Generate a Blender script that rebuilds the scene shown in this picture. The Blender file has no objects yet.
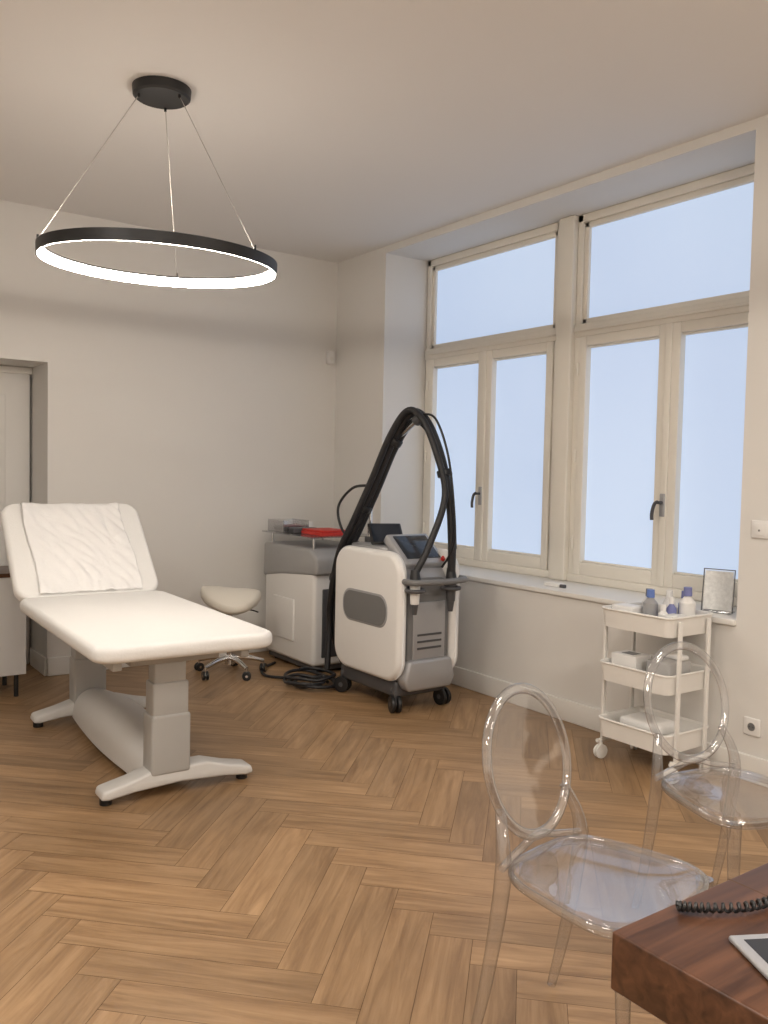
import bpy, bmesh, math, random
from mathutils import Matrix, Vector, noise
random.seed(7)
S=bpy.context.scene
R=math.radians
# ---------------------------------------------------------------- materials
def mat(name,col,rough=.5,metal=0,noise_amt=0,noise_scale=20,bump=0,bump_scale=60,emit=None,es=0):
    m=bpy.data.materials.new(name);m.use_nodes=True
    nt=m.node_tree;b=nt.nodes['Principled BSDF'];L=nt.links
    b.inputs['Base Color'].default_value=(*col,1);b.inputs['Roughness'].default_value=rough;b.inputs['Metallic'].default_value=metal
    if emit:
        b.inputs['Emission Color'].default_value=(*emit,1);b.inputs['Emission Strength'].default_value=es
    tc=nt.nodes.new('ShaderNodeTexCoord')
    if noise_amt:
        n=nt.nodes.new('ShaderNodeTexNoise');n.inputs['Scale'].default_value=noise_scale;n.inputs['Detail'].default_value=4
        L.new(tc.outputs['Object'],n.inputs['Vector'])
        r=nt.nodes.new('ShaderNodeMapRange');r.inputs['To Min'].default_value=1-noise_amt;r.inputs['To Max'].default_value=1+noise_amt
        L.new(n.outputs['Fac'],r.inputs['Value'])
        mx=nt.nodes.new('ShaderNodeVectorMath');mx.operation='SCALE';mx.inputs[0].default_value=col
        L.new(r.outputs[0],mx.inputs['Scale']);L.new(mx.outputs[0],b.inputs['Base Color'])
    if bump:
        n=nt.nodes.new('ShaderNodeTexNoise');n.inputs['Scale'].default_value=bump_scale;n.inputs['Detail'].default_value=6
        L.new(tc.outputs['Object'],n.inputs['Vector'])
        bp=nt.nodes.new('ShaderNodeBump');bp.inputs['Strength'].default_value=bump;bp.inputs['Distance'].default_value=.01
        L.new(n.outputs['Fac'],bp.inputs['Height']);L.new(bp.outputs[0],b.inputs['Normal'])
    return m
M_wall=mat('wall_paint',(.715,.70,.67),.85,noise_amt=.015,noise_scale=3,bump=.05,bump_scale=180)
M_ceil=mat('ceiling_paint',(.78,.765,.745),.9,noise_amt=.01,noise_scale=2)
M_trim=mat('trim_paint',(.74,.725,.69),.5,noise_amt=.01)
M_frame=mat('window_cream_paint',(.77,.735,.66),.45,noise_amt=.02,noise_scale=8)
M_door=mat('door_paint',(.72,.71,.69),.5,noise_amt=.01)
M_white=mat('white_plastic',(.78,.77,.75),.35,noise_amt=.01)
M_whitem=mat('white_painted_metal',(.78,.765,.73),.4,noise_amt=.02)
M_cush=mat('white_cover_fabric',(.75,.745,.73),.8,bump=.15,bump_scale=90,noise_amt=.015,noise_scale=15)
M_paper=mat('paper_sheet',(.78,.775,.77),.85,bump=.5,bump_scale=28,noise_amt=.03,noise_scale=12)
M_vinyl=mat('cream_vinyl',(.72,.685,.61),.45,bump=.05)
M_bedm=mat('grey_coated_metal',(.40,.395,.38),.4,noise_amt=.02)
M_bedw=mat('offwhite_base_cover',(.60,.59,.57),.4,noise_amt=.02)
M_black=mat('black_plastic',(.012,.012,.013),.4,noise_amt=.1)
M_rub=mat('black_rubber_hose',(.012,.012,.014),.45,bump=.3,bump_scale=120)
M_dgrey=mat('dark_grey_plastic',(.07,.07,.075),.4,noise_amt=.05)
M_grey=mat('mid_grey_plastic',(.17,.17,.17),.4,noise_amt=.03)
M_lgrey=mat('light_grey_plastic',(.34,.34,.34),.4,noise_amt=.03)
M_silver=mat('silver_plastic',(.40,.40,.41),.35,metal=.4,noise_amt=.02)
M_chrome=mat('chrome',(.75,.75,.75),.15,metal=1,noise_amt=.02)
M_red=mat('red_cardboard',(.55,.03,.02),.5,noise_amt=.05)
M_blue=mat('blue_plastic',(.12,.2,.5),.4,noise_amt=.05)
M_purple=mat('bluish_label',(.18,.2,.42),.5,noise_amt=.05)
M_screen=mat('dark_screen',(.02,.025,.035),.1,noise_amt=.1)
M_label=mat('paper_print',(.75,.75,.73),.6,noise_amt=.25,noise_scale=60)
M_seam=mat('floor_gap',(.09,.05,.027),.8,noise_amt=.1)
M_ringb=mat('black_aluminium',(.012,.012,.013),.45,noise_amt=.05)
LEDC=(1,.89,.765)
M_led=mat('led_diffuser',(.9,.9,.9),.5,emit=LEDC,es=66,noise_amt=.001)
M_led2=mat('led_diffuser_bright',(.9,.9,.9),.5,emit=LEDC,es=200,noise_amt=.001)
M_wire=mat('steel_wire',(.5,.48,.45),.3,metal=.8,noise_amt=.02)

def acrylic(name,tint,edge_tint,base,edge,dens,pwr=2.5):
    # clear plastic: transmits straight through; longer optical path and stronger reflection towards grazing angles
    m=bpy.data.materials.new(name);m.use_nodes=True;nt=m.node_tree;nt.nodes.clear();L=nt.links
    o=nt.nodes.new('ShaderNodeOutputMaterial');tr=nt.nodes.new('ShaderNodeBsdfTransparent')
    g=nt.nodes.new('ShaderNodeBsdfGlossy');g.inputs['Roughness'].default_value=.05;g.inputs['Color'].default_value=(1,1,1,1)
    lw=nt.nodes.new('ShaderNodeLayerWeight');lw.inputs['Blend'].default_value=.5
    cr=nt.nodes.new('ShaderNodeValToRGB');cr.color_ramp.elements[0].position=.35;cr.color_ramp.elements[0].color=(*tint,1)
    cr.color_ramp.elements[1].position=.95;cr.color_ramp.elements[1].color=(*edge_tint,1)
    L.new(lw.outputs['Facing'],cr.inputs[0]);L.new(cr.outputs[0],tr.inputs[0])
    pw=nt.nodes.new('ShaderNodeMath');pw.operation='POWER';pw.inputs[1].default_value=pwr;L.new(lw.outputs['Facing'],pw.inputs[0])
    ma=nt.nodes.new('ShaderNodeMath');ma.operation='MULTIPLY_ADD';ma.inputs[1].default_value=edge;ma.inputs[2].default_value=base;L.new(pw.outputs[0],ma.inputs[0])
    tc=nt.nodes.new('ShaderNodeTexCoord');n=nt.nodes.new('ShaderNodeTexNoise');n.inputs['Scale'].default_value=6
    bp=nt.nodes.new('ShaderNodeBump');bp.inputs['Strength'].default_value=.12;bp.inputs['Distance'].default_value=.02
    L.new(tc.outputs['Object'],n.inputs['Vector']);L.new(n.outputs['Fac'],bp.inputs['Height']);L.new(bp.outputs[0],g.inputs['Normal'])
    m1=nt.nodes.new('ShaderNodeMixShader')
    L.new(ma.outputs[0],m1.inputs[0]);L.new(tr.outputs[0],m1.inputs[1]);L.new(g.outputs[0],m1.inputs[2])
    d=nt.nodes.new('ShaderNodeBsdfDiffuse');d.inputs[0].default_value=(.9,.9,.91,1)
    m2=nt.nodes.new('ShaderNodeMixShader');m2.inputs[0].default_value=dens
    L.new(m1.outputs[0],m2.inputs[1]);L.new(d.outputs[0],m2.inputs[2])
    L.new(m2.outputs[0],o.inputs[0])
    return m
M_acr=acrylic('clear_acrylic',(.975,.975,.975),(.80,.80,.81),.05,.5,.012)
M_acr2=acrylic('clear_acrylic_rim',(.90,.90,.905),(.32,.32,.34),.12,.55,.03,2.0)

def frosted_glow():  # daylight put into the panes as emission, with a soft blue noise gradient
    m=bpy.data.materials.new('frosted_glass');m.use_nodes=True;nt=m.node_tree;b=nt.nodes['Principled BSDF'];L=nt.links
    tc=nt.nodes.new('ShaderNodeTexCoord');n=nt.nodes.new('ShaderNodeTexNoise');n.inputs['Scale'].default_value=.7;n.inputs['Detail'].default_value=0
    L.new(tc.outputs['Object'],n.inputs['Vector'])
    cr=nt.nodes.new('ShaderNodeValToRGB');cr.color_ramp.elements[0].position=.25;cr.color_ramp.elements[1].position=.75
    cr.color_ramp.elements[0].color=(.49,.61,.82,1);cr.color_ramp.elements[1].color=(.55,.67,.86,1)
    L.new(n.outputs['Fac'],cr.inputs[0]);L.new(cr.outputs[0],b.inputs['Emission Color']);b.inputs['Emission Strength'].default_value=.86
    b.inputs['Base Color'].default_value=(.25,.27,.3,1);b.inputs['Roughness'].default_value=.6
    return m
M_frost_glow=frosted_glow()

def wood_floor():
    m=bpy.data.materials.new('oak_herringbone');m.use_nodes=True;nt=m.node_tree;b=nt.nodes['Principled BSDF'];L=nt.links
    uv=nt.nodes.new('ShaderNodeUVMap');uv.uv_map='plank'
    at=nt.nodes.new('ShaderNodeAttribute');at.attribute_name='rnd'
    mp=nt.nodes.new('ShaderNodeMapping');mp.inputs['Scale'].default_value=(2.2,26,1)
    L.new(uv.outputs[0],mp.inputs[0])
    n=nt.nodes.new('ShaderNodeTexNoise');n.inputs['Scale'].default_value=1;n.inputs['Detail'].default_value=6;n.inputs['Roughness'].default_value=.65;n.inputs['Distortion'].default_value=.6
    L.new(mp.outputs[0],n.inputs['Vector'])
    mp2=nt.nodes.new('ShaderNodeMapping');mp2.inputs['Scale'].default_value=(3,7,1);L.new(uv.outputs[0],mp2.inputs[0])
    n2=nt.nodes.new('ShaderNodeTexNoise');n2.inputs['Scale'].default_value=1;n2.inputs['Detail'].default_value=2;L.new(mp2.outputs[0],n2.inputs['Vector'])
    cr=nt.nodes.new('ShaderNodeValToRGB');e=cr.color_ramp.elements
    e[0].position=.28;e[0].color=(.195,.110,.052,1);e[1].position=.72;e[1].color=(.385,.245,.132,1)
    x=e.new(.5);x.color=(.295,.180,.090,1)
    L.new(n.outputs['Fac'],cr.inputs[0])
    add=nt.nodes.new('ShaderNodeMath');add.operation='MULTIPLY_ADD';add.inputs[1].default_value=.36;add.inputs[2].default_value=.62
    L.new(at.outputs['Fac'],add.inputs[0])
    ad2=nt.nodes.new('ShaderNodeMath');ad2.operation='MULTIPLY_ADD';ad2.inputs[1].default_value=.5
    L.new(n2.outputs['Fac'],ad2.inputs[0]);L.new(add.outputs[0],ad2.inputs[2])
    sc=nt.nodes.new('ShaderNodeVectorMath');sc.operation='SCALE';L.new(cr.outputs[0],sc.inputs[0]);L.new(ad2.outputs[0],sc.inputs['Scale'])
    L.new(sc.outputs[0],b.inputs['Base Color']);b.inputs['Roughness'].default_value=.38
    bp=nt.nodes.new('ShaderNodeBump');bp.inputs['Strength'].default_value=.12;bp.inputs['Distance'].default_value=.003
    L.new(n.outputs['Fac'],bp.inputs['Height']);L.new(bp.outputs[0],b.inputs['Normal'])
    return m
M_floor=wood_floor()
def walnut():
    m=bpy.data.materials.new('walnut_veneer');m.use_nodes=True;nt=m.node_tree;b=nt.nodes['Principled BSDF'];L=nt.links
    tc=nt.nodes.new('ShaderNodeTexCoord');mp=nt.nodes.new('ShaderNodeMapping');mp.inputs['Scale'].default_value=(3,40,40)
    L.new(tc.outputs['Object'],mp.inputs[0]);n=nt.nodes.new('ShaderNodeTexNoise');n.inputs['Scale'].default_value=1;n.inputs['Detail'].default_value=6;n.inputs['Distortion'].default_value=1
    L.new(mp.outputs[0],n.inputs['Vector']);cr=nt.nodes.new('ShaderNodeValToRGB');e=cr.color_ramp.elements
    e[0].position=.3;e[0].color=(.045,.018,.009,1);e[1].position=.7;e[1].color=(.125,.054,.027,1)
    L.new(n.outputs['Fac'],cr.inputs[0]);L.new(cr.outputs[0],b.inputs['Base Color']);b.inputs['Roughness'].default_value=.35
    return m
M_wal=walnut()
# ---------------------------------------------------------------- mesh helpers
def root(name,loc=(0,0,0),rz=0):
    e=bpy.data.objects.new(name,None);e.empty_display_size=.1;e.location=loc;e.rotation_euler=(0,0,R(rz));S.collection.objects.link(e);return e
def sub_empty(name,parent,loc,rot):
    e=bpy.data.objects.new(name,None);e.empty_display_size=.05;S.collection.objects.link(e);e.parent=parent;e.location=loc;e.rotation_euler=rot;return e
def fin(name,bm,m,parent=None,smooth=True,bev=0,seg=3,sub=0,ang=35,loc=None,rot=None):
    bmesh.ops.recalc_face_normals(bm,faces=bm.faces)
    me=bpy.data.meshes.new(name);bm.to_mesh(me);bm.free()
    me.materials.append(m)
    o=bpy.data.objects.new(name,me);S.collection.objects.link(o)
    if smooth:
        for p in me.polygons:p.use_smooth=True
        me.set_sharp_from_angle(angle=R(ang))
    if bev:
        b=o.modifiers.new('b','BEVEL');b.width=bev;b.segments=seg;b.limit_method='ANGLE';b.angle_limit=R(30);b.harden_normals=False
        if smooth:
            me.set_sharp_from_angle(angle=R(180))
    if sub:
        s=o.modifiers.new('s','SUBSURF');s.levels=sub;s.render_levels=sub
    if parent:o.parent=parent
    if loc:o.location=loc
    if rot:o.rotation_euler=rot
    return o
def box(name,lo,hi,m,parent=None,bev=0,seg=3,**k):
    bm=bmesh.new();bmesh.ops.create_cube(bm,size=1)
    for v in bm.verts:
        v.co=Vector([(lo[i]+hi[i])/2+v.co[i]*(hi[i]-lo[i]) for i in range(3)])
    return fin(name,bm,m,parent,smooth=bev>0,bev=bev,seg=seg,**k)
def rpoly(w,l,r,n=8):
    pts=[]
    for cx,cy,a0 in ((w/2-r,l/2-r,0),(-w/2+r,l/2-r,90),(-w/2+r,-l/2+r,180),(w/2-r,-l/2+r,270)):
        for i in range(n+1):
            a=R(a0+90*i/n);pts.append((cx+r*math.cos(a),cy+r*math.sin(a)))
    return pts
def prism(name,pts,z0,z1,m,parent=None,bev=0,axis='Z',off=(0,0,0),seg=3,**k):
    bm=bmesh.new()
    def P(u,v,h):
        if axis=='Z':q=(u,v,h)
        elif axis=='X':q=(h,u,v)
        else:q=(u,h,v)
        return Vector(q)+Vector(off)
    a=[bm.verts.new(P(u,v,z0)) for u,v in pts];b=[bm.verts.new(P(u,v,z1)) for u,v in pts]
    n=len(pts)
    bm.faces.new(a);bm.faces.new(b)
    for i in range(n):bm.faces.new((a[i],a[(i+1)%n],b[(i+1)%n],b[i]))
    return fin(name,bm,m,parent,bev=bev,seg=seg,**k)
def cyl(name,p0,p1,r0,m,parent=None,r1=None,n=24,bev=0):
    p0=Vector(p0);p1=Vector(p1);r1=r0 if r1 is None else r1
    d=(p1-p0);q=d.to_track_quat('Z','Y').to_matrix()
    bm=bmesh.new();A=[];B=[]
    for i in range(n):
        a=2*math.pi*i/n;v=q@Vector((math.cos(a),math.sin(a),0))
        A.append(bm.verts.new(p0+v*r0));B.append(bm.verts.new(p1+v*r1))
    bm.faces.new(A);bm.faces.new(B)
    for i in range(n):bm.faces.new((A[i],A[(i+1)%n],B[(i+1)%n],B[i]))
    return fin(name,bm,m,parent,bev=bev)
def lathe(name,prof,m,parent=None,n=32,loc=(0,0,0)):
    bm=bmesh.new();rings=[]
    for r,z in prof:
        rings.append([bm.verts.new((loc[0]+max(r,1e-4)*math.cos(2*math.pi*i/n),loc[1]+max(r,1e-4)*math.sin(2*math.pi*i/n),loc[2]+z)) for i in range(n)])
    for a,b in zip(rings,rings[1:]):
        for i in range(n):bm.faces.new((a[i],a[(i+1)%n],b[(i+1)%n],b[i]))
    bm.faces.new(rings[0]);bm.faces.new(rings[-1])
    return fin(name,bm,m,parent)
def cr_spline(pts,k=8,closed=False):
    P=[Vector(p) for p in pts];out=[];n=len(P)
    rng=range(n) if closed else range(n-1)
    for i in rng:
        if closed:p=[P[(i+j-1)%n] for j in range(4)]
        else:p=[P[max(i-1,0)],P[i],P[i+1],P[min(i+2,n-1)]]
        for s in range(k):
            t=s/k
            out.append(.5*((2*p[1])+(-p[0]+p[2])*t+(2*p[0]-5*p[1]+4*p[2]-p[3])*t*t+(-p[0]+3*p[1]-3*p[2]+p[3])*t**3))
    if not closed:out.append(P[-1])
    return out
def tube(name,pts,r,m,parent=None,n=12,closed=False,k=8,flat=None,up=(0,0,1)):
    c=cr_spline(pts,k,closed) if k>1 else [Vector(p) for p in pts]
    N=len(c)
    if isinstance(r,(list,tuple)):
        rr=[]
        for i in range(N):
            t=i/(N-1)*(len(r)-1);j=min(int(t),len(r)-2);rr.append(r[j]+(r[j+1]-r[j])*(t-j))
    else:rr=[r]*N
    bm=bmesh.new();rings=[];prev=None
    for i in range(N):
        if closed:t=(c[(i+1)%N]-c[i-1])
        else:t=c[min(i+1,N-1)]-c[max(i-1,0)]
        t.normalize()
        if prev is None:
            u=Vector(up);u=u-t*u.dot(t)
            if u.length<1e-3:u=Vector((1,0,0))-t*t.x
        else:u=prev-t*prev.dot(t)
        u.normalize();prev=u;v=t.cross(u)
        fu,fv=flat or (1,1)
        rings.append([bm.verts.new(c[i]+(u*math.cos(2*math.pi*a/n)*fu+v*math.sin(2*math.pi*a/n)*fv)*rr[i]) for a in range(n)])
    for i in range(N if closed else N-1):
        a=rings[i];b=rings[(i+1)%N]
        for j in range(n):bm.faces.new((a[j],a[(j+1)%n],b[(j+1)%n],b[j]))
    if not closed:bm.faces.new(rings[0]);bm.faces.new(rings[-1])
    return fin(name,bm,m,parent,ang=60)
def caster(parent,i,x,y,r=.04,h=None,rz=0,m=M_black,w=.02,fork=M_chrome):
    d=Vector((math.cos(R(rz)),math.sin(R(rz)),0));s=Vector((-d.y,d.x,0));c=Vector((x,y,r))
    for k,sg in enumerate((-1,1)):
        cyl(f'caster_wheel_{i}_{k}',c+s*(sg*w*.35),c+s*(sg*w*1.25),r,m,parent,bev=.003)
    cyl(f'caster_axle_{i}',c-s*w*1.3,c+s*w*1.3,r*.3,fork,parent,n=12)
    cyl(f'caster_stem_{i}',c,c+Vector((0,0,(h or r*2.2)-r)),r*.28,fork,parent,n=12)

# ---------------------------------------------------------------- room shell
X0,X1,Y0,Y1,H=-1.7,3.75,-2.7,5.97,3.1
def make_floor():
    bm=bmesh.new();uvl=bm.loops.layers.uv.new('plank');cl=bm.loops.layers.float_color.new('rnd')
    W,Lg,g=.135,.675,.0007;c=math.cos(R(45));s=c
    def T(u,v):return (u*c-v*s+.3, u*s+v*c+.1)
    fx0,fx1,fy0,fy1=X0-.05,X1+.05,Y0-.05,Y1+.55
    for t in range(-14,15):
        for k in range(-90,100):
            for kind in (0,1):
                if kind==0:x0,y0,x1,y1=k*W,k*W,k*W+Lg,(k+1)*W
                else:x0,y0,x1,y1=k*W+Lg,(k+1)*W-Lg,(k+1)*W+Lg,(k+1)*W
                x0+=t*Lg;x1+=t*Lg;y0-=t*Lg;y1-=t*Lg
                cx,cy=T((x0+x1)/2,(y0+y1)/2)
                if not(fx0-.4<cx<fx1+.4 and fy0-.4<cy<fy1+.4):continue
                q=[(x0+g,y0+g),(x1-g,y0+g),(x1-g,y1-g),(x0+g,y1-g)]
                f=bm.faces.new([bm.verts.new((*T(*p),0)) for p in q])
                r=random.random();ou,ov=random.random()*50,random.random()*50
                for lp,(a,b) in zip(f.loops,q):
                    lp[cl]=(r,r,r,1)
                    lp[uvl].uv=(a-x0+ou,b-y0+ov) if kind==0 else (b-y0+ou,a-x0+ov)
    for co,no in (((fx0,0,0),(-1,0,0)),((fx1,0,0),(1,0,0)),((0,fy0,0),(0,-1,0)),((0,fy1,0),(0,1,0))):
        bmesh.ops.bisect_plane(bm,geom=bm.verts[:]+bm.edges[:]+bm.faces[:],plane_co=co,plane_no=no,clear_outer=True)
    o=fin('floor',bm,M_floor,smooth=False)
    o.data.materials.append(M_seam)
    bm=bmesh.new();bm.from_mesh(o.data);r=bmesh.ops.create_cube(bm,size=1)
    for v in r['verts']:v.co=Vector(((fx0+fx1)/2+v.co.x*(fx1-fx0),(fy0+fy1)/2+v.co.y*(fy1-fy0),-.052+v.co.z*.1))
    for f in {f for v in r['verts'] for f in v.link_faces}:f.material_index=1
    bm.normal_update()
    for f in bm.faces:
        if f.material_index==0 and f.normal.z<0:f.normal_flip()
    bm.to_mesh(o.data);bm.free()
make_floor()
box('ceiling',(X0-.2,Y0-.2,H),(X1+.8,Y1+.8,H+.15),M_ceil)
NX0,NX1,NZ,ND=.40,1.50,2.10,.46
box('wall_back',(NX1,Y1,0),(X1+.6,Y1+.5,H),M_wall)
box('wall_back_left',(X0-.2,Y1,0),(NX0,Y1+.5,H),M_wall)
box('wall_back_lintel',(NX0,Y1,NZ),(NX1,Y1+.5,H),M_wall)
box('wall_niche',(NX0,Y1+ND+.02,0),(NX1,Y1+.6,NZ),M_wall)
RY0,RY1,RZ0,RZ1,RX=2.34,5.30,.72,3.05,4.24
box('wall_window_near',(X1,Y0-.2,0),(RX+.1,RY0,H),M_wall)
box('wall_window_far',(X1,RY1,0),(RX+.1,Y1,H),M_wall)
box('wall_window_below',(X1,RY0,0),(RX+.1,RY1,RZ0),M_wall)
box('wall_window_lintel',(X1,RY0,RZ1),(RX+.1,RY1,H),M_wall)
box('wall_window_outer',(RX,RY0,RZ0),(RX+.1,RY1,RZ1),M_wall)
box('wall_left',(X0-.2,Y0-.2,0),(X0,Y1,H),M_wall)
box('wall_front',(X0,Y0-.2,0),(X1,Y0,H),M_wall)
def baseb(name,lo,hi):
    box(name,lo,hi,M_trim,bev=.006)
baseb('baseboard_window',(X1-.018,Y0,0),(X1,Y1,.125))
baseb('baseboard_back',(NX1,Y1-.018,0),(X1-.02,Y1,.125))
baseb('baseboard_niche',(NX1-.018,Y1+.002,0),(NX1,Y1+ND-.06,.125))
baseb('baseboard_left',(X0,Y0,0),(X0+.018,Y1,.125))
box('trim_sill',(X1-.02,RY0,RZ0),(RX,RY1,RZ0+.03),M_trim,bev=.006)
d=root('door_1',(0,0,0))
box('leaf',(NX0+.05,Y1+ND-.05,0.005),(NX1-.02,Y1+ND-.012,NZ-.05),M_door,d,bev=.004)
box('head_casing',(NX0+.002,Y1+ND-.06,NZ-.05),(NX1-.002,Y1+ND,NZ-.002),M_trim,d,bev=.004)
box('panel_molding',(NX0+.2,Y1+ND-.062,1.1),(NX1-.18,Y1+ND-.05,1.9),M_door,d,bev=.005)
box('panel_molding_low',(NX0+.2,Y1+ND-.062,.2),(NX1-.18,Y1+ND-.05,.95),M_door,d,bev=.005)
cyl('handle',(NX0+.12,Y1+ND-.11,1.02),(NX0+.24,Y1+ND-.11,1.02),.009,M_chrome,d)
cyl('handle_stem',(NX0+.12,Y1+ND-.11,1.02),(NX0+.12,Y1+ND-.05,1.02),.011,M_chrome,d)
# windows
WX=4.18
def window(idx,ya,yb):
    w=root(f'window_{idx}',(WX,(ya+yb)/2,0))
    hw=(yb-ya)/2;zb,zt=RZ0+.03,RZ1;tz0,tz1=2.29,2.37
    F=lambda n,y0,y1,z0,z1,x0=-.04,x1=.05,m=M_frame,b=.006:box(n,(x0,y0,z0),(x1,y1,z1),m,w,bev=b)
    F('jamb_left',-hw,-hw+.045,zb,zt);F('jamb_right',hw-.045,hw,zb,zt)
    F('head',-hw,hw,zt-.05,zt);F('bottom_rail',-hw,hw,zb,zb+.05,-.05);F('transom',-hw,hw,tz0,tz1,-.05)
    F('transom_drip',-hw+.01,hw-.01,tz0+.03,tz0+.05,-.062,-.04)
    a=hw-.045
    F('top_sash_l',-a,-a+.035,tz1,zt-.05,-.025,.03);F('top_sash_r',a-.035,a,tz1,zt-.05,-.025,.03)
    F('top_sash_t',-a,a,zt-.085,zt-.05,-.025,.03);F('top_sash_b',-a,a,tz1,tz1+.035,-.025,.03)
    F('top_glass',-a+.03,a-.03,tz1+.03,zt-.08,-.004,.004,M_frost_glow,0)
    z0,z1=zb+.05,tz0
    for sgn,nm in ((-1,'near'),(1,'far')):
        y0,y1=(-a,-.012) if sgn<0 else (.012,a)
        s=.06
        F(f'{nm}_stile_a',y0+.002,y0+s,z0,z1,-.05,.03);F(f'{nm}_stile_b',y1-s,y1-.002,z0,z1,-.05,.03)
        F(f'{nm}_rail_t',y0+s,y1-s,z1-s,z1,-.048,.03);F(f'{nm}_rail_b',y0+s,y1-s,z0,z0+s+.02,-.048,.03)
        F(f'{nm}_bead_t',y0+s,y1-s,z1-s-.012,z1-s,-.03,.0,b=.004);F(f'{nm}_bead_b',y0+s,y1-s,z0+s+.02,z0+s+.032,-.03,0,b=.004)
        F(f'{nm}_glass',y0+s-.005,y1-s+.005,z0+s,z1-s+.005,-.004,.004,M_frost_glow,0)
        ye=y0 if sgn<0 else y1
        for q,zz in enumerate((z0+.2,(z0+z1)/2,z1-.2)):
            cyl(f'{nm}_hinge_{q}',(-.055,ye,zz-.04),(-.055,ye,zz+.04),.008,M_frame,w,n=12)
    F('astragal',-.022,.022,z0,z1,-.062,-.04)
    box('handle_plate',(-.07,-.016,1.20),(-.058,.016,1.33),M_silver,w,bev=.004)
    cyl('handle_neck',(-.062,0,1.28),(-.105,0,1.28),.009,M_dgrey,w,n=12)
    tube('handle_lever',[(-.105,0,1.285),(-.108,.02,1.27),(-.108,.035,1.22),(-.106,.036,1.18)],.010,M_dgrey,w)
window(1,3.90,5.29);window(2,2.34,3.77)
box('trim_pillar',(4.10,3.77,RZ0+.03),(4.24,3.90,RZ1),M_frame,bev=.01)
# ---------------------------------------------------------------- ring pendants
def ring_light(cx,cy,zr,rad,tilt,led):
    p=root('ring_pendant_lamp',(cx,cy,0))
    ring=sub_empty('ring',p,(0,0,zr),(R(tilt[0]),R(tilt[1]),0))
    hb=.024;th=.028;n=72
    def rev(name,prof,m):
        bm=bmesh.new();rs=[]
        for i in range(n):
            a=2*math.pi*i/n;rs.append([bm.verts.new((r*math.cos(a),r*math.sin(a),z)) for r,z in prof])
        k=len(prof)
        for i in range(n):
            A=rs[i];B=rs[(i+1)%n]
            for j in range(k):bm.faces.new((A[j],A[(j+1)%k],B[(j+1)%k],B[j]))
        return fin(name,bm,m,ring)
    rev('housing',[(rad,-hb),(rad,hb),(rad-th,hb),(rad-th,hb-.008),(rad-.006,hb-.008),(rad-.006,-hb)],M_ringb)
    rev('led_strip',[(rad-.007,-hb-.0005),(rad-th+.001,hb-.0085),(rad-.007,hb-.0085)],led)
    lathe('canopy',[(.0,H-.045),(.115,H-.045),(.125,H-.038),(.128,H-.001),(0,H-.001)],M_ringb,p)
    for i,a in enumerate((60,172,298)):
        x,y=rad*.985*math.cos(R(a)),rad*.985*math.sin(R(a));dz=y*math.sin(R(tilt[0]))
        cyl(f'cable_{i}',(x,y,zr+hb+dz),(.1*math.cos(R(a)),.1*math.sin(R(a)),H-.05),.0019,M_wire,p,n=8)
        cyl(f'cable_grip_{i}',(x,y,zr+hb+dz-.005),(x,y,zr+hb+dz+.02),.005,M_ringb,p,n=10)
        cyl(f'cable_gland_{i}',(.1*math.cos(R(a)),.1*math.sin(R(a)),H-.06),(.1*math.cos(R(a)),.1*math.sin(R(a)),H-.045),.006,M_ringb,p,n=10)
ring_light(1.43,3.77,2.340,.52,(2.6,0),M_led)
ring_light(1.0,-1.1,2.36,.525,(0,0),M_led2)
for i,(x,y) in enumerate(((.2,.9),(-.7,2.3),(2.4,.3))):  # unseen panels added as fill light to brighten the room
    p=root('ceiling_panel_light',(x,y,H))
    box('frame',(-.31,-.31,-.012),(.31,.31,-.001),M_trim,p,bev=.003)
    ld=bpy.data.lights.new('panel_lamp','AREA');ld.shape='SQUARE';ld.size=.58;ld.energy=36;ld.color=(1,.935,.86)
    lo=bpy.data.objects.new('panel_lamp',ld);S.collection.objects.link(lo);lo.parent=p;lo.location=(0,0,-.016)
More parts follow.
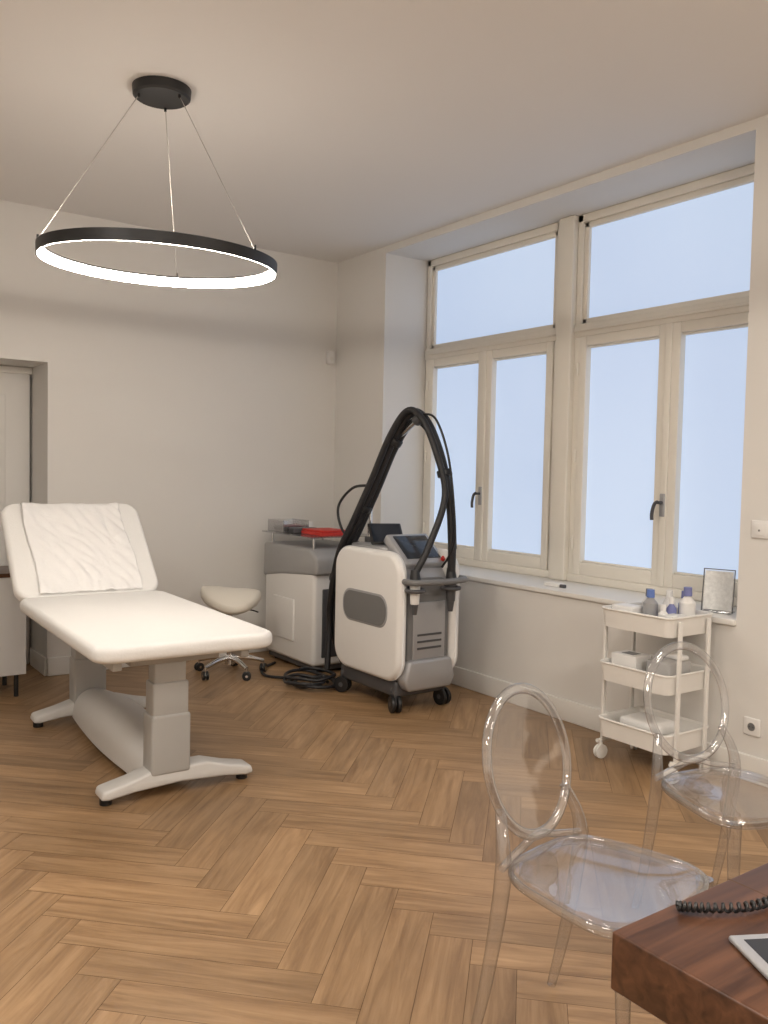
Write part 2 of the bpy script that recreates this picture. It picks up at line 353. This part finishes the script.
# ---------------------------------------------------------------- treatment bed
def bed():
    b=root('treatment_bed',(1.405,3.3,0),-1.6)
    w=.79;zt=.714
    def slab(name,L,t,parent):
        return prism(name,rpoly(w,L,.09),-t,0,M_cush,parent,bev=.028,seg=5,off=(0,L/2,0))
    s=slab('mattress_seat',1.50,.07,b);s.location=(0,0,zt)
    hinge=sub_empty('backrest',b,(-.005,1.47,zt-.005),(R(45),0,0))
    slab('backrest_cushion',.70,.07,hinge)
    bm=bmesh.new();nx,ny=60,64;g=[]
    for j in range(ny+1):
        row=[]
        for i in range(nx+1):
            u=-.28+.56*i/nx;v=.02+.705*j/ny
            z=.006+.018*max(0,noise.noise(Vector((u*6,v*4,1))))+.022*abs(noise.noise(Vector((u*14+v*7,v*6,4))))
            if v>.66:
                z-= (v-.66)**2*18
            row.append(bm.verts.new((u+.01*math.sin(v*9),v,z)))
        g.append(row)
    for j in range(ny):
        for i in range(nx):bm.faces.new((g[j][i],g[j][i+1],g[j+1][i+1],g[j+1][i]))
    o=fin('paper_cover',bm,M_paper,hinge);sd=o.modifiers.new('s','SOLIDIFY');sd.thickness=.002
    box('frame_rail_a',(-.30,.10,zt-.12),(-.26,1.48,zt-.073),M_bedm,b,bev=.006)
    box('frame_rail_b',(.26,.10,zt-.12),(.30,1.48,zt-.073),M_bedm,b,bev=.006)
    box('frame_cross_a',(-.28,.28,zt-.115),(.28,.36,zt-.075),M_bedm,b,bev=.006)
    box('frame_cross_b',(-.28,1.30,zt-.115),(.28,1.38,zt-.075),M_bedm,b,bev=.006)
    box('back_frame_a',(-.26,.02,-.115),(-.22,.62,-.073),M_bedm,hinge,bev=.006)
    box('back_frame_b',(.22,.02,-.115),(.26,.62,-.073),M_bedm,hinge,bev=.006)
    for k,y in enumerate((.25,1.52)):
        box(f'column_outer_{k}',(-.105,y-.06,.10),(.07,y+.06,.36),M_bedm,b,bev=.012)
        box(f'column_mid_{k}',(-.097,y-.052,.30),(.062,y+.052,.50),M_bedm,b,bev=.01)
        box(f'column_inner_{k}',(-.088,y-.044,.45),(.053,y+.044,zt-.10),M_bedm,b,bev=.01)
        box(f'column_head_{k}',(-.20,y-.06,zt-.13),(.20,y+.06,zt-.075),M_bedm,b,bev=.01)
        pr=[(-.345,.035),(-.335,.07),(-.22,.095),(-.12,.125),(.12,.125),(.22,.095),(.335,.07),(.345,.035),(.31,.03),(.2,.045),(.0,.055),(-.2,.045),(-.31,.03)]
        prism(f'foot_bar_{k}',[(u+.03,v) for u,v in pr],y-.055,y+.055,M_bedw,b,bev=.012,axis='Y')
        for sx in (-.28,.34):
            cyl(f'foot_pad_{k}_{"a" if sx<0 else "b"}',(sx,y,0),(sx,y,.04),.026,M_black,b,bev=.004)
    bm=bmesh.new();secs=[];N=14
    for j in range(13):
        t=j/12;y=.28+t*1.2;wd=.11+.03*math.sin(t*math.pi);top=.15+.05*math.sin(t*math.pi)
        secs.append([bm.verts.new((wd*math.cos(math.pi*i/(N-1)),y,.04+top*abs(math.sin(math.pi*i/(N-1)))**.7)) for i in range(N)])
    for a,c in zip(secs,secs[1:]):
        for i in range(N-1):bm.faces.new((a[i],a[i+1],c[i+1],c[i]))
        bm.faces.new((a[0],c[0],c[-1],a[-1]))
    bm.faces.new(secs[0]);bm.faces.new(secs[-1])
    fin('base_cover',bm,M_bedw,b)
bed()
# ---------------------------------------------------------------- saddle stool
def stool():
    s=root('saddle_stool',(2.58,5.42,0),-35)
    bm=bmesh.new();zc=.575
    rings=[];n=40
    H_=lambda x,y:-.085*(y/.18)**2+.018*(x/.2)**2-.012*(x/.2)
    W_=lambda ca:1+.22*ca
    for k in range(9):
        t=k/8;ring=[]
        for i in range(n):
            a=2*math.pi*i/n
            ca,sa=math.cos(a),math.sin(a)
            x=.20*ca*t;y=.165*sa*t*W_(ca)
            ring.append(bm.verts.new((x,y,zc+.025*(1-t**4)+H_(x,y))))
        rings.append(ring)
    for t,dz in ((1.04,-.025),(1.03,-.06),(.93,-.09),(.7,-.10),(.3,-.105)):
        ring=[]
        for i in range(n):
            a=2*math.pi*i/n;ca,sa=math.cos(a),math.sin(a)
            x=.20*ca*t;y=.165*sa*t*W_(ca);ring.append(bm.verts.new((x,y,zc+dz+H_(x,y)*.7)))
        rings.append(ring)
    for a,b in zip(rings,rings[1:]):
        for i in range(n):bm.faces.new((a[i],a[(i+1)%n],b[(i+1)%n],b[i]))
    bm.faces.new(rings[-1])
    bmesh.ops.remove_doubles(bm,verts=bm.verts,dist=1e-5)
    fin('seat',bm,M_vinyl,s,ang=80)
    cyl('mechanism',(0,0,.42),(0,0,.475),.07,M_dgrey,s)
    cyl('gas_lift_upper',(0,0,.26),(0,0,.44),.014,M_chrome,s);cyl('gas_lift_lower',(0,0,.08),(0,0,.28),.025,M_chrome,s)
    cyl('hub',(0,0,.07),(0,0,.13),.035,M_chrome,s)
    tube('lever',[(0.05,0,.45),(.13,.05,.44),(.18,.08,.42)],.005,M_black,s)
    for i in range(5):
        a=R(20+72*i);x,y=.235*math.cos(a),.235*math.sin(a)
        tube(f'spoke_{i}',[(0.02*math.cos(a),.02*math.sin(a),.115),(x*.5,y*.5,.11),(x,y,.08)],[.022,.018,.013],M_chrome,s)
        caster(s,i,x,y,.03,.085,rz=math.degrees(a)+60,w=.016)
stool()
# ---------------------------------------------------------------- laser machine
def laser():
    m=root('laser_treatment_machine',(3.17,4.33,0),0)
    def side(y0,y1,z0,z1,r,n=8):
        return [(u+(y0+y1)/2,v+(z0+z1)/2) for u,v in rpoly(y1-y0,z1-z0,r,n)]
    prism('core',[( -.31,.15),(.29,.15),(.31,.2),(.31,.80),(.28,.92),(.05,.95),(-.14,.93),(-.29,.84),(-.335,.78),(-.335,.5),(-.30,.34),(-.34,.2)],-.17,.17,M_silver,m,bev=.02,axis='X')
    for sg,nm in ((-1,'left'),(1,'right')):
        x0,x1=(-.235,-.165) if sg<0 else (.165,.235)
        prism(f'panel_{nm}',side(-.385,.325,.185,.955,.14,12),x0,x1,M_white,m,bev=.035,seg=6,axis='X')
        prism(f'slot_rim_{nm}',[(u-.03,v+.595) for u,v in rpoly(.48,.20,.085,8)],*((-.2375,-.232) if sg<0 else (.232,.2375)),M_silver,m,axis='X',bev=.002)
        prism(f'slot_{nm}',[(u-.03,v+.595) for u,v in rpoly(.455,.175,.078,8)],*((-.2395,-.2355) if sg<0 else (.2355,.2395)),M_grey,m,axis='X')
    box('chassis',(-.19,-.31,.09),(.19,.30,.19),M_dgrey,m,bev=.02)
    for i,(x,y) in enumerate(((-.18,-.29),(.18,-.29),(-.18,.28),(.18,.28))):
        caster(m,i,x,y,.052,.13,rz=70+i*25,w=.024,fork=M_dgrey)
        tube(f'caster_arm_{i}',[(x*.7,y*.7,.13),(x*.9,y*.9,.135),(x,y,.125)],.026,M_dgrey,m)
    prism('front_fascia',[(u,v+.52) for u,v in rpoly(.31,.56,.07)],-.365,-.33,M_grey,m,bev=.012,axis='Y')
    prism('front_lower_skirt',[(-.16,.14),(.16,.14),(.19,.2),(.16,.32),(-.16,.32),(-.19,.2)],-.40,-.31,M_silver,m,bev=.02,axis='Y')
    box('front_door',(-.12,-.375,.32),(.12,-.364,.66),M_silver,m,bev=.01)
    for i,z in enumerate((.38,.42,.46)):
        box(f'vent_{i}',(-.09,-.379,z),(.09,-.374,z+.012),M_dgrey,m)
    for i,x in enumerate((-.15,.12)):
        tube(f'holder_ring_{i}',[(x+.05*math.cos(R(a)),-.42+.05*math.sin(R(a)),.74) for a in range(0,360,30)],.012,M_dgrey,m,closed=True,k=3)
        box(f'holder_bracket_{i}',(x-.02,-.38,.72),(x+.02,-.33,.76),M_dgrey,m,bev=.005)
        cyl(f'handpiece_{i}',(x,-.42,.66),(x,-.42,.80),.026,M_white if i==0 else M_dgrey,m,r1=.033,bev=.004)
        cyl(f'handpiece_tip_{i}',(x,-.42,.60),(x,-.42,.66),.014,M_dgrey,m,r1=.022)
        cyl(f'handpiece_neck_{i}',(x,-.42,.80),(x,-.415,.86),.033,M_black,m,r1=.024)
    cyl('handpiece_mark',(-.15,-.42,.775),(-.15,-.42,.79),.035,M_red,m)
    tube('push_handle',[(-.19,-.30,.79),(-.20,-.42,.79),(-.16,-.47,.79),(0,-.49,.79),(.16,-.47,.79),(.22,-.42,.79),(.21,-.30,.79)],.018,M_grey,m)
    sc=sub_empty('console',m,(.03,-.17,.94),(R(38),0,0))
    box('console_body',(-.16,-.14,-.03),(.16,.13,.035),M_silver,sc,bev=.02)
    box('screen',(-.125,-.10,.034),(.125,.10,.040),M_screen,sc,bev=.003)
    cyl('emergency_stop',(.13,-.12,.035),(.13,-.12,.055),.014,M_red,sc)
    tb=sub_empty('tablet_mount',m,(-.02,.06,1.03),(R(50),0,R(-18)))
    box('tablet',(-.11,-.08,-.008),(.11,.08,.012),M_black,tb,bev=.01)
    box('tablet_screen',(-.095,-.066,.0115),(.095,.066,.014),M_screen,tb)
    cyl('tablet_post',(-.02,.08,.93),(-.02,.07,1.01),.02,M_grey,m)
    prism('top_cover',[(u,v) for u,v in rpoly(.30,.42,.08)],.93,.965,M_silver,m,bev=.015,off=(0,.10,0))
    cyl('arm_base',(0,.27,.92),(0,.27,1.0),.032,M_dgrey,m,bev=.005)
    cyl('arm_post',(0,.27,.98),(0,.27,1.30),.016,M_chrome,m)
    cyl('arm_joint_1',(-.03,.27,1.30),(.03,.27,1.30),.028,M_dgrey,m,bev=.004)
    cyl('arm_lower',(0,.27,1.30),(0,.05,1.60),.019,M_chrome,m);cyl('arm_sleeve',(0,.23,1.355),(0,.12,1.505),.026,M_white,m,bev=.004)
    cyl('arm_joint_2',(-.028,.05,1.60),(.028,.05,1.60),.026,M_dgrey,m,bev=.004)
    cyl('arm_upper',(0,.05,1.60),(0,-.22,1.74),.016,M_chrome,m)
    cyl('arm_end_clip',(0,-.20,1.73),(0,-.26,1.76),.034,M_dgrey,m,bev=.005)
    def hose(nm,pts,r):tube(nm,pts,r,M_rub,m,n=14)
    base=[(.12,-.42,.83),(.11,-.43,1.02),(.09,-.42,1.28),(.06,-.36,1.54),(.02,-.27,1.735),(0,-.15,1.78),(-.03,-.02,1.63),(-.07,.11,1.36),(-.12,.23,1.10),(-.15,.35,.88),(-.14,.46,.55),(-.12,.47,.30),(-.08,.42,.15)]
    hose('hose_main',base,.025)
    hose('hose_second',[(x+.03,y+.02,z-.05) for x,y,z in base[1:-1]],.021)
    hose('hose_third',[(-.15,-.42,.84),(-.06,-.43,1.0)]+[(x-.045,y-.015,z+.01) for x,y,z in base[2:-2]]+[(-.17,.47,.4),(-.2,.44,.12)],.020)
    hose('hose_thin',[(.0,-.24,1.77),(.02,-.36,1.74),(.05,-.45,1.52),(.08,-.48,1.2),(.1,-.46,1.0),(.08,-.38,.86)],.007)
    hose('cable_back',[(.0,.27,1.33),(-.04,.42,1.31),(-.08,.53,1.18),(-.07,.48,1.02),(-.02,.36,.95)],.009)
    for i,(c0,q) in enumerate((((.07,-.395,1.42),(.06,-.36,1.54)),((-.02,-.02,1.61),(-.05,.06,1.49)),((-.10,.19,1.19),(-.12,.23,1.10)),((-.15,.43,.72),(-.14,.46,.6)))):
        c0=Vector(c0);dv=(Vector(q)-c0).normalized()
        cyl(f'hose_strap_{i}',c0-dv*.02,c0+dv*.02,.045,M_black,m,bev=.006)
    pts=[]
    for k in range(66):
        a=k*.41;r=.14+.045*math.sin(k*.53);pts.append((-.29+r*math.cos(a)*.95,.50+r*math.sin(a)*1.1,.012+.001*k+.006*math.sin(k*1.3)))
    tube('coiled_cable',pts,.011,M_rub,m,n=10,k=3)
    tube('floor_cable',[(-.16,.62,.012),(-.30,.72,.011),(-.42,.86,.011),(-.36,1.05,.011),(-.18,1.2,.011)],.010,M_rub,m,n=10)
laser()
# ---------------------------------------------------------------- second device
def device():
    d=root('skin_treatment_cabinet',(3.30,5.42,0),0)
    prism('white_body',[(-.36,.06),(.36,.06),(.36,.66),(-.36,.76)],-.27,.27,M_white,d,bev=.03,axis='X')
    prism('grey_head',[(-.40,.70),(-.40,.82),(-.30,.88),(.37,.88),(.38,.62),(.1,.66)],-.28,.28,M_lgrey,d,bev=.025,axis='X')
    box('plinth',(-.24,-.32,.02),(.24,.34,.08),M_dgrey,d,bev=.01)
    box('vent_panel',(-.284,-.10,.2),(-.268,.2,.5),M_white,d,bev=.006)
    box('side_panel',(-.20,-.368,.12),(.2,-.355,.60),M_dgrey,d,bev=.01)
    for i,(x,y) in enumerate(((-.2,-.28),(.2,-.28),(-.2,.28),(.2,.28))):
        cyl(f'wheel_{i}',(x-.012,y,.025),(x+.012,y,.025),.025,M_black,d)
    box('glass_shelf',(-.30,-.36,.955),(.26,.36,.963),M_acr2,d)
    for i,(x,y) in enumerate(((-.24,-.3),(.2,-.3),(-.24,.3),(.2,.3))):cyl(f'shelf_post_{i}',(x,y,.86),(x,y,.955),.008,M_chrome,d,n=12)
    box('red_folder',(-.18,-.30,.964),(.06,-.02,.985),M_red,d,bev=.003)
    box('red_folder_2',(-.16,-.28,.986),(.07,.0,1.0),M_red,d,bev=.003)
    box('black_case',(-.22,.02,.964),(-.02,.10,1.0),M_dgrey,d,bev=.006)
    for nm,lo,hi in (('a',(-.26,.10,.964),(-.256,.34,1.05)),('b',(-.05,.10,.964),(-.046,.34,1.05)),('c',(-.26,.10,.964),(-.046,.104,1.05)),('d',(-.26,.336,.964),(-.046,.34,1.05))):
        box(f'clear_box_side_{nm}',lo,hi,M_acr2,d)
    box('cable_bundle',(-.24,.12,.966),(-.08,.30,1.01),M_black,d,bev=.02)
    cyl('jar',(.04,.24,.964),(.04,.24,1.03),.03,M_white,d,bev=.004)
device()
# ---------------------------------------------------------------- trolley
def trolley():
    t=root('utility_trolley',(3.53,2.63,0),0)
    a,b=.155,.205
    for sy in (-1,1):
        y=sy*(b+.012)
        for sx in (-1,1):
            box(f'post_{sy}_{sx}',(sx*.11-.011,y-.007,.085),(sx*.11+.011,y+.007,.755),M_whitem,t,bev=.003)
            caster(t,f'{sy}_{sx}',sx*.13,y*.97,.036,.10,rz=30*sx+20*sy,m=M_trim,w=.011,fork=M_whitem)
        tube(f'base_bar_{sy}',[(-.15,y,.09),(0,y,.085),(.15,y,.09)],.01,M_whitem,t)
    for k,(z,h) in enumerate(((.68,.09),(.41,.09),(.13,.09))):
        bm=bmesh.new()
        o=rpoly(2*a+.04,2*b,.035,6);i_=rpoly(2*a+.015,2*b-.025,.03,6);bt=rpoly(2*a+.0,2*b-.04,.03,6)
        L1=[bm.verts.new((x*.95,y*.96,z)) for x,y in o];L2=[bm.verts.new((x,y,z+h)) for x,y in o]
        L3=[bm.verts.new((x,y,z+h)) for x,y in i_];L4=[bm.verts.new((x*.97,y*.97,z+.006)) for x,y in bt]
        n=len(o)
        bm.faces.new(L1)
        for A,B in ((L1,L2),(L2,L3),(L3,L4)):
            for j in range(n):bm.faces.new((A[j],A[(j+1)%n],B[(j+1)%n],B[j]))
        bm.faces.new(L4)
        fin(f'tray_{k}',bm,M_whitem,t)
        tube(f'tray_rim_{k}',[(x,y,z+h) for x,y in o],.006,M_whitem,t,n=8,closed=True,k=1)
    def bottle(nm,x,y,z,r,h,m1,m2):
        lathe(nm,[(0,0),(r,0),(r,h*.65),(r*.45,h*.78),(r*.45,h*.82)],m1,t,loc=(x,y,z),n=20)
        lathe(nm+'_cap',[(0,h*.8),(r*.55,h*.8),(r*.5,h),(0,h)],m2,t,loc=(x,y,z),n=20)
    z=.687
    bottle('bottle_a',-.05,.0,z,.036,.19,M_silver,M_blue);bottle('bottle_b',.06,-.13,z,.038,.21,M_white,M_purple);bottle('bottle_c',.07,-.02,z,.03,.18,M_white,M_white)
    bottle('bottle_d',.09,.12,z,.028,.15,M_silver,M_white);bottle('bottle_e',.0,-.085,z,.024,.16,M_purple,M_white);bottle('bottle_f',.03,.07,z,.032,.18,M_white,M_grey);bottle('bottle_g',.12,-.07,z,.028,.18,M_purple,M_purple)
    bottle('bottle_h',-.07,-.09,z,.024,.13,M_label,M_white)
    lathe('jar_a',[(0,0),(.035,0),(.035,.05),(.03,.055),(0,.055)],M_white,t,loc=(-.11,-.02,z),n=20)
    box('glove_box',(-.12,-.18,z),(-.03,-.12,z+.09),M_label,t,bev=.004);box('wipes_pack',(-.12,.05,z),(-.02,.18,z+.10),M_white,t,bev=.01)
    z=.417
    box('tissue_box',(-.12,.02,z),(.0,.17,z+.13),M_white,t,bev=.005);box('tissue_box_slot',(-.09,.06,z+.1295),(-.03,.13,z+.131),M_grey,t);box('grey_case',(-.12,-.17,z),(.05,-.04,z+.13),M_lgrey,t,bev=.006)
    box('towel_roll',(-.01,-.16,z+.132),(.05,-.03,z+.155),M_cush,t,bev=.01)
    lathe('bowl',[(0,0),(.05,0),(.07,.05),(.066,.05),(.045,.008),(0,.008)],M_silver,t,loc=(.07,.06,z))
    z=.137
    box('folded_cloths',(-.12,-.14,z),(.08,.14,z+.05),M_cush,t,bev=.018);box('folded_cloths_top',(-.11,-.12,z+.051),(.06,.12,z+.10),M_cush,t,bev=.018)
trolley()
# ---------------------------------------------------------------- ghost chairs
def chair(x,y,rz):
    c=root('transparent_chair',(x,y,0),rz)
    zs=.465
    def outline(s,n=48):
        out=[]
        for i in range(n):
            a=2*math.pi*i/n;ca,sa=math.cos(a),math.sin(a);e=.55
            px=math.copysign(abs(ca)**e,ca);py=math.copysign(abs(sa)**e,sa)
            out.append((px*(.205-.03*py)*s,py*.20*s))
        return out
    bm=bmesh.new();rings=[]
    for s,z in ((0.02,zs-.018),(.35,zs-.017),(.7,zs-.012),(.9,zs-.002),(.97,zs),(1.0,zs-.006),(1.0,zs-.030),(.975,zs-.032),(.96,zs-.014),(.7,zs-.022),(.35,zs-.027),(.02,zs-.028)):
        rings.append([bm.verts.new((px,py,z)) for px,py in outline(s)])
    n=48
    for A,B in zip(rings,rings[1:]):
        for i in range(n):bm.faces.new((A[i],A[(i+1)%n],B[(i+1)%n],B[i]))
    bm.faces.new(rings[0]);bm.faces.new(rings[-1])
    fin('seat',bm,M_acr,c,ang=50)
    tube('seat_rim',[(px,py,zs-.018) for px,py in outline(.995,32)],.010,M_acr2,c,n=10,closed=True,k=2,flat=(1.2,.7))
    cz,ry,rx=.68,.178,.163
    yb=lambda z:.175+.10*(z-.46)/.43*1.1
    tube('back_frame',[(rx*math.cos(R(t)),yb(cz+ry*math.sin(R(t))),cz+ry*math.sin(R(t))) for t in range(0,360,12)],.013,M_acr2,c,n=16,closed=True,k=3,up=(0,1,0),flat=(.8,1.1))
    bm=bmesh.new();n=48;rs=[]
    for off in (-.003,.003):
        for s in (.02,.5,.95):
            rs.append([bm.verts.new((rx*s*math.cos(2*math.pi*i/n),yb(cz+ry*s*math.sin(2*math.pi*i/n))+off+.02*(1-s*s),cz+ry*s*math.sin(2*math.pi*i/n))) for i in range(n)])
    for A,B in ((rs[0],rs[1]),(rs[1],rs[2]),(rs[2],rs[5]),(rs[5],rs[4]),(rs[4],rs[3])):
        for i in range(n):bm.faces.new((A[i],A[(i+1)%n],B[(i+1)%n],B[i]))
    bm.faces.new(rs[0]);bm.faces.new(rs[3])
    fin('back_panel',bm,M_acr,c)
    for sx,nm in ((-1,'a'),(1,'b')):
        tube(f'back_stile_leg_{nm}',[(sx*.135,yb(.59)+.005,.59),(sx*.158,.185,.52),(sx*.165,.175,.45),(sx*.166,.19,.32),(sx*.166,.22,.15),(sx*.166,.255,.0)],[.012,.016,.020,.018,.015,.011],M_acr2,c,n=16,up=(0,1,0),flat=(1.15,.85))
        tube(f'front_leg_{nm}',[(sx*.185,-.165,.45),(sx*.187,-.17,.35),(sx*.186,-.175,.18),(sx*.184,-.18,.0)],[.021,.018,.014,.011],M_acr2,c,n=16,up=(0,1,0))
    tube('seat_back_join',[(-.165,.18,.46),(-.08,.195,.475),(0,.195,.495),(.08,.195,.475),(.165,.18,.46)],.010,M_acr2,c)
chair(1.63,1.34,8)
chair(2.42,1.48,-12)
# ---------------------------------------------------------------- desk & things
def desk():
    d=root('walnut_desk',(1.02,.82,0))
    box('top',(0,-.85,.65),(1.7,0,.74),M_wal,d,bev=.004)
    box('top_inlay_seam',(.30,-.85,.7395),(.303,0,.7403),M_seam,d)
    box('side_panel_a',(.10,-.80,0),(.14,-.05,.65),M_wal,d,bev=.003)
    box('side_panel_b',(1.56,-.80,0),(1.60,-.05,.65),M_wal,d,bev=.003)
    box('modesty_panel',(.14,-.10,.25),(1.56,-.07,.65),M_wal,d,bev=.003)
desk()
def phone():
    p=root('desk_telephone',(1.54,.60,.74),0)
    prism('base',[(-.10,0),(.10,0),(.10,.06),(-.10,.025)],-.09,.09,M_black,p,bev=.006,axis='X')
    tube('handset',[(-.06,-.10,.075),(-.06,-.05,.095),(-.06,.05,.11),(-.06,.11,.10)],[.024,.017,.017,.024],M_black,p)
    pts=[];P=[Vector((-.07,.10,.085)),Vector((-.13,.12,.03)),Vector((-.22,.125,.012)),Vector((-.30,.135,.012)),Vector((-.36,.17,.012)),Vector((-.39,.20,.01))]
    cl=cr_spline(P,34)
    for i,q in enumerate(cl):
        a=i*1.05;t=(cl[min(i+1,len(cl)-1)]-cl[max(i-1,0)]).normalized();s=t.cross(Vector((0,0,1))).normalized()
        pts.append(q+s*math.cos(a)*.006+Vector((0,0,1))*math.sin(a)*.006)
    tube('coil_cord',pts,.0028,M_black,p,n=6,k=2)
phone()
def tablet():
    p=root('tablet_computer',(1.205,.57,.741),62)
    box('shell',(-.09,-.12,.0),(.09,.12,.009),M_silver,p,bev=.004);box('screen',(-.074,-.104,.0088),(.074,.104,.0096),M_screen,p)
tablet()
# ---------------------------------------------------------------- small wall things
def plate(name,y,z,kind):
    p=root(name,(X1,y,z))
    box('plate',(-.010,-.042,-.042),(0,.042,.042),M_white,p,bev=.005)
    if kind=='socket':
        cyl('recess_ring',(-.0115,0,0),(-.009,0,0),.023,M_trim,p);cyl('recess',(-.012,0,0),(-.0112,0,0),.019,M_grey,p)
        for s in (-1,1):cyl(f'hole_{"a" if s<0 else "b"}',(-.0125,s*.009,0),(-.0118,s*.009,0),.0028,M_black,p,n=10)
    else:
        box('rocker',(-.0135,-.028,-.028),(-.009,.028,.028),M_white,p,bev=.003);cyl('mark',(-.0142,0,-.005),(-.0132,0,-.005),.005,M_grey,p,n=12)
plate('wall_socket',2.235,.26,'socket');plate('wall_switch',2.235,1.19,'switch')
p=root('motion_detector',(3.68,Y1,2.33))
prism('body',[(-.03,-.05),(.03,-.05),(.035,.0),(.028,.055),(-.028,.055),(-.035,0)],-.045,0,M_white,p,bev=.01,axis='Y')
cyl('lens',(0,-.048,-.012),(0,-.044,-.012),.016,M_trim,p)
p=root('sign_holder',(3.88,2.53,RZ0+.03),20)
sg=sub_empty('leaning_sheet',p,(0,0,0),(0,R(9),0))
box('acrylic_panel',(-.004,-.075,.0),(-.001,.075,.215),M_acr2,sg);box('paper',(-.0065,-.068,.010),(-.0045,.068,.205),M_label,sg)
for nm,lo,hi in (('left',(-.008,-.077,0),(-.002,-.073,.217)),('right',(-.008,.073,0),(-.002,.077,.217)),('top',(-.008,-.077,.213),(-.002,.077,.217))):
    box(f'frame_{nm}',lo,hi,M_dgrey,sg)
box('acrylic_foot',(-.045,-.075,0),(.06,.075,.004),M_acr2,p)
p=root('sill_gadget',(3.86,3.62,RZ0+.03));box('case',(-.03,-.06,0),(.03,.06,.025),M_white,p,bev=.006);box('strap',(-.02,-.1,.0),(.0,-.06,.02),M_dgrey,p,bev=.004)
p=root('low_sideboard',(.93,5.70,0))
box('carcass',(-.45,-.2,.14),(.33,.2,.74),M_door,p,bev=.004);box('top',(-.46,-.21,.74),(.34,.21,.765),M_wal,p,bev=.003)
box('door_gap',(-.06,-.203,.15),(-.056,-.199,.73),M_dgrey,p)
for i,(x,y) in enumerate(((-.4,-.16),(.28,-.16),(-.4,.16),(.28,.16))):cyl(f'leg_{i}',(x,y,0),(x,y,.14),.014,M_black,p)
# ---------------------------------------------------------------- world, camera
w=bpy.data.worlds.new('world');S.world=w;w.use_nodes=True
w.node_tree.nodes['Background'].inputs[0].default_value=(.5,.65,1,1);w.node_tree.nodes['Background'].inputs[1].default_value=.5
S.view_settings.view_transform='Standard'
c=bpy.data.cameras.new('camera');co=bpy.data.objects.new('camera',c);S.collection.objects.link(co)
Mx=Matrix.Rotation(-R(35.5),3,'Z')@Matrix.Rotation(R(90-2.66),3,'X')@Matrix.Rotation(R(1.2),3,'Z')
co.matrix_world=Matrix.Translation((0,0,1.42))@Mx.to_4x4()
c.sensor_fit='VERTICAL';c.sensor_height=24;c.lens=24*860/1024;c.clip_start=.05
S.camera=co
